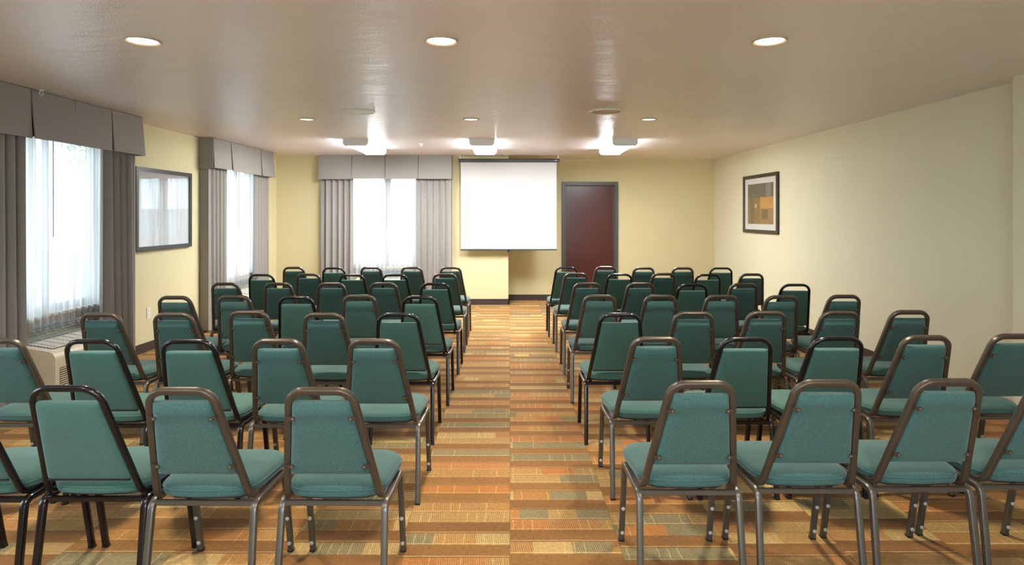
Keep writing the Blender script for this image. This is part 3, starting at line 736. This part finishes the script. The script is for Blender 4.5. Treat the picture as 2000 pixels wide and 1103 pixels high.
def make_chair(kind, label, lod=0):
    A = kind == 'A'; fab = M['fabA'] if A else M['fabB']; fm = M['bronze'] if A else M['black']; lm = M['leg'] if A else M['black']
    root = thing('stacking_chair', label, 'chair')
    top_h = .112 if A else .120; bot_h = .180 if A else .182; zt_ = .858; zb_ = .414
    sl = (bot_h - top_h) / (zt_ - zb_)
    hwz = lambda z: top_h + (zt_ - z) * sl
    pts = [(-bot_h + .004, .02, .404), (-bot_h, yb_of(.404), .404), (-top_h, yb_of(zt_), zt_), (top_h, yb_of(zt_), zt_), (bot_h, yb_of(.404), .404), (bot_h - .004, .02, .404)]
    path = fillet(pts, [0, .055, .062 if A else .070, .062 if A else .070, .055, 0], 8)
    MB().tube(path, TP if A else TB).build('back_frame', fm, root, True)
    z0, z1 = (.515, .815) if A else (.478, .802)
    pad_mesh(z0, z1, lambda z: hwz(z) - (.0155 if A else .0125), not A, fab).build('back_pad', fab, root, True, angle=50)
    nrm = Vector((0, -1, -LEAN)).normalized(); up = Vector((0, -LEAN, 1)).normalized()
    if A:
        for z in (.762, .560):
            for s in (-1, 1):
                xc = s * (hwz(z) - .016); c = Vector((xc, yb_of(z), z)) + nrm * .0225
                b = MB(); ex = Vector((s, 0, 0))
                P = [c + ex * a_ + up * b_ + nrm * d_ for d_ in (-.002, .002) for (a_, b_) in ((.014, -.008), (-.010, -.008), (-.016, 0), (-.010, .008), (.014, .008))]
                b.add(P, [(0, 1, 2, 3, 4), (9, 8, 7, 6, 5)] + [(i, i + 5, (i + 1) % 5 + 5, (i + 1) % 5) for i in range(5)])
                br = b.build('mounting_bracket', fm, root)
                if lod < 2:
                    b = MB(); b.lathe([(.0045, 0), (.004, .002), (.001, .0032)], n=10)
                    me = b.mesh('screw', M['steel'], True); q = Vector((0, 0, 1)).rotation_difference(nrm); me.transform(Matrix.Translation(c - ex * .007 + nrm * .002) @ q.to_matrix().to_4x4()); link('screw', me, br)
    else:
        b = MB(); hw_ = hwz(z0) - .016; p = Vector((0, yb_of(z0), z0))
        c = p + nrm * .012; b.box(-hw_, c.y - .003, c.z - .004, hw_, c.y + .004, c.z + .002); b.build('bottom_strip', M['plastic'], root)
    # seat
    st = loft([ring(.016, .404), ring(.004, .407), ring(0, .416), ring(.0, .432), ring(.005, .444), ring(.016, .453), ring(.035, .459), ring(.07, .463), ring(.13, .465)]).build('seat', fab, root, True, angle=60)
    if lod < 2:
        rg = [Vector(p) for p in ring(-.001, .4335)]; MB().tube(rg + [rg[0]], [(.0025 * math.cos(a * PI / 3), .0025 * math.sin(a * PI / 3)) for a in range(6)], Vector((0, 0, 1))).build('piping', fab, st, True)
    loft([ring(.03, .392), ring(.02, .396), ring(.02, .404)]).build('seat_board', M['plastic'], root)
    # legs and side rails
    LX = .200; zr = .385; yf, yr_ = .135, -.168
    for s in (-1, 1):
        for nm, foot, bend, stop in (('front_leg', (s * LX, .213, .004), (s * LX, yf, zr), (s * (LX - .0), yf - .06, zr)), ('rear_leg', (s * (LX + .002), -.222, .004), (s * (LX - .004), yr_, zr), (s * LX, yr_ + .06, zr))):
            path = fillet([foot, bend, stop], [0, .035, 0], 6)
            lg = MB().tube(path, LP, Vector((1, 0, 0))).build(nm, lm, root, True)
            if lod < 2:
                b = MB(); b.box(foot[0] - .0128, foot[1] - .0132, 0, foot[0] + .0128, foot[1] + .0132, .012, .002); b.build('foot_cap', M['plastic'], lg)
                if nm == 'front_leg' and A:
                    for zz in (.045, .165):
                        yy = .213 + (yf - .213) * zz / zr - .0125
                        b = MB(); b.lathe([(.0085, 0), (.0085, .003), (.006, .005), (.002, .0055)], n=12); me = b.mesh('glide_button', M['button'], True); me.transform(Matrix.Translation((foot[0], yy, zz)) @ Matrix.Rotation(PI / 2, 4, 'X')); link('glide_button', me, lg)
        b = MB(); b.tube([(s * LX, yf - .06, zr), (s * LX, yr_ + .06, zr)], LP, Vector((1, 0, 0))); b.build('side_rail', lm, root, True)
    for y in (-.158, .10):
        b = MB(); b.box(-LX, y - .010, zr - .013, LX, y + .010, zr + .006, .003); b.build('cross_bar', lm, root)
    if not A:
        for s in (-1, 1):
            b = MB(); b.lathe([(.010, -.045), (.012, -.04), (.012, 0)], (s * .155, -.06, .392), 12); b.build('stacking_bumper', M['plastic'], root, True)
    return root

def copy_tree(o, label):
    c = o.copy(); COL.objects.link(c)
    if label is not None: c['label'] = label
    for ch in list(KIDS[o]):
        d = ch.copy(); COL.objects.link(d); d.parent = c
        for g in KIDS.get(ch, []):
            e = g.copy(); COL.objects.link(e); e.parent = d
    return c
# arch extents in pixels: (x_left, x_right, y_top, kind); each row from the aisle outwards
ROWS_L = [
    [(553, 700, 757, 'A'), (282, 420, 757, 'A'), (52, 203, 752, 'B'), None],
    [(675, 787, 662, 'A'), (487, 597, 662, 'A'), (303, 425, 662, 'B'), (118, 232, 662, 'B'), None],
    [(736, 820, 611, 'B'), (590, 672, 611, 'A'), (443, 525, 607, 'A'), (298, 380, 611, 'A'), (155, 237, 611, 'A')],
    [(783, 858, 578, 'B'), (667, 733, 576, 'A'), (538, 615, 578, 'B'), (420, 487, 577, 'A'), (303, 379, 578, 'A')],
    [(820, 880, 552, 'B'), (720, 778, 552, 'A'), (617, 675, 552, 'A'), (514, 570, 552, 'A'), (410, 467, 552, 'A')],
    [(844, 892, 534, 'A'), (743, 800, 535, 'B'), (659, 714, 535, 'B'), (577, 626, 534, 'A'), (482, 537, 535, 'B')],
    [(859, 902, 521, 'A'), (782, 826, 521, 'A'), (704, 746, 521, 'A'), (629, 672, 522, 'B'), (551, 594, 521, 'A')],
]
ROWS_R = [
    [(1303, 1438, 744, 'A'), (1553, 1684, 742, 'A'), (1790, 1918, 740, 'A'), None],
    [(1230, 1332, 658, 'A'), (1400, 1515, 658, 'B'), (1580, 1695, 657, 'B'), (1763, 1860, 655, 'A'), None],
    [(1168, 1256, 611, 'B'), (1315, 1398, 609, 'A'), (1457, 1540, 608, 'A'), (1600, 1682, 608, 'A'), (1742, 1817, 606, 'A')],
    [(1139, 1206, 576, 'A'), (1256, 1325, 576, 'A'), (1377, 1445, 576, 'A'), (1494, 1562, 577, 'A'), (1616, 1684, 576, 'A')],
    [(1118, 1177, 552, 'A'), (1222, 1279, 552, 'A'), (1323, 1385, 554, 'B'), (1426, 1481, 553, 'A'), (1525, 1586, 554, 'B')],
    [(1100, 1149, 533, 'A'), (1184, 1238, 534, 'B'), (1275, 1322, 533, 'A'), (1354, 1408, 535, 'B'), (1445, 1493, 534, 'A')],
    [(1081, 1131, 521, 'B'), (1162, 1204, 520, 'A'), (1237, 1278, 522, 'A'), (1314, 1355, 522, 'A'), (1386, 1433, 522, 'B')],
]
EXTRA = {('L', 0): (-2.07, 2.27, 'B'), ('L', 1): (-2.56, 3.14, 'A'), ('R', 0): (2.10, 2.38, 'A'), ('R', 1): (2.62, 3.26, 'A')}
RN = ['nearest row', 'second nearest row', 'third nearest row', 'middle (fourth) row', 'third farthest row', 'second farthest row', 'farthest row']
CN = ['first from the aisle', 'second from the aisle', 'third from the aisle', 'fourth from the aisle', 'fifth from the aisle']
protos = {}
for kd in 'AB':
    for lod in (0, 2): protos[(kd, lod)] = make_chair(kd, 'chair', lod)
KIDS = {}
for o in COL.objects:
    if o.parent: KIDS.setdefault(o.parent, []).append(o)
used = set(); rr = random.Random(4)
for side, rows in (('L', ROWS_L), ('R', ROWS_R)):
    for ri, row in enumerate(rows):
        spec = []
        for e in row:
            if e is None: spec.append(list(EXTRA[(side, ri)]))
            else:
                D = F * .61 / (e[2] - HY); spec.append([((e[0] + e[1]) / 2 - VX) / F * D, D, e[3]])
        for _ in range(6):
            for p, q in zip(spec, spec[1:]):
                g = abs(q[0]) - abs(p[0])
                if g < .438:
                    k = (.439 - g) / 2; sg = 1 if q[0] > 0 else -1; p[0] -= sg * k; q[0] += sg * k
        for ci, (X, D, kd) in enumerate(spec):
            key = (kd, 0 if ri < 4 else 2)
            lab = ('teal chair, bronze bracketed back, ' if kd == 'A' else 'teal chair, flat back, black frame, ') + CN[ci] + ', ' + RN[ri].replace('middle (fourth) row', 'middle row') + ', ' + ('left' if side == 'L' else 'right') + ' block'
            src = protos[key]
            if key in used: o = copy_tree(src, lab)
            else: used.add(key); o = src; o['label'] = lab
            o['group'] = ('chairs in the left block' if side == 'L' else 'chairs in the right block')
            o.location = (X, D + .335, 0); o.rotation_euler.z = math.radians(rr.uniform(-.8, .8))
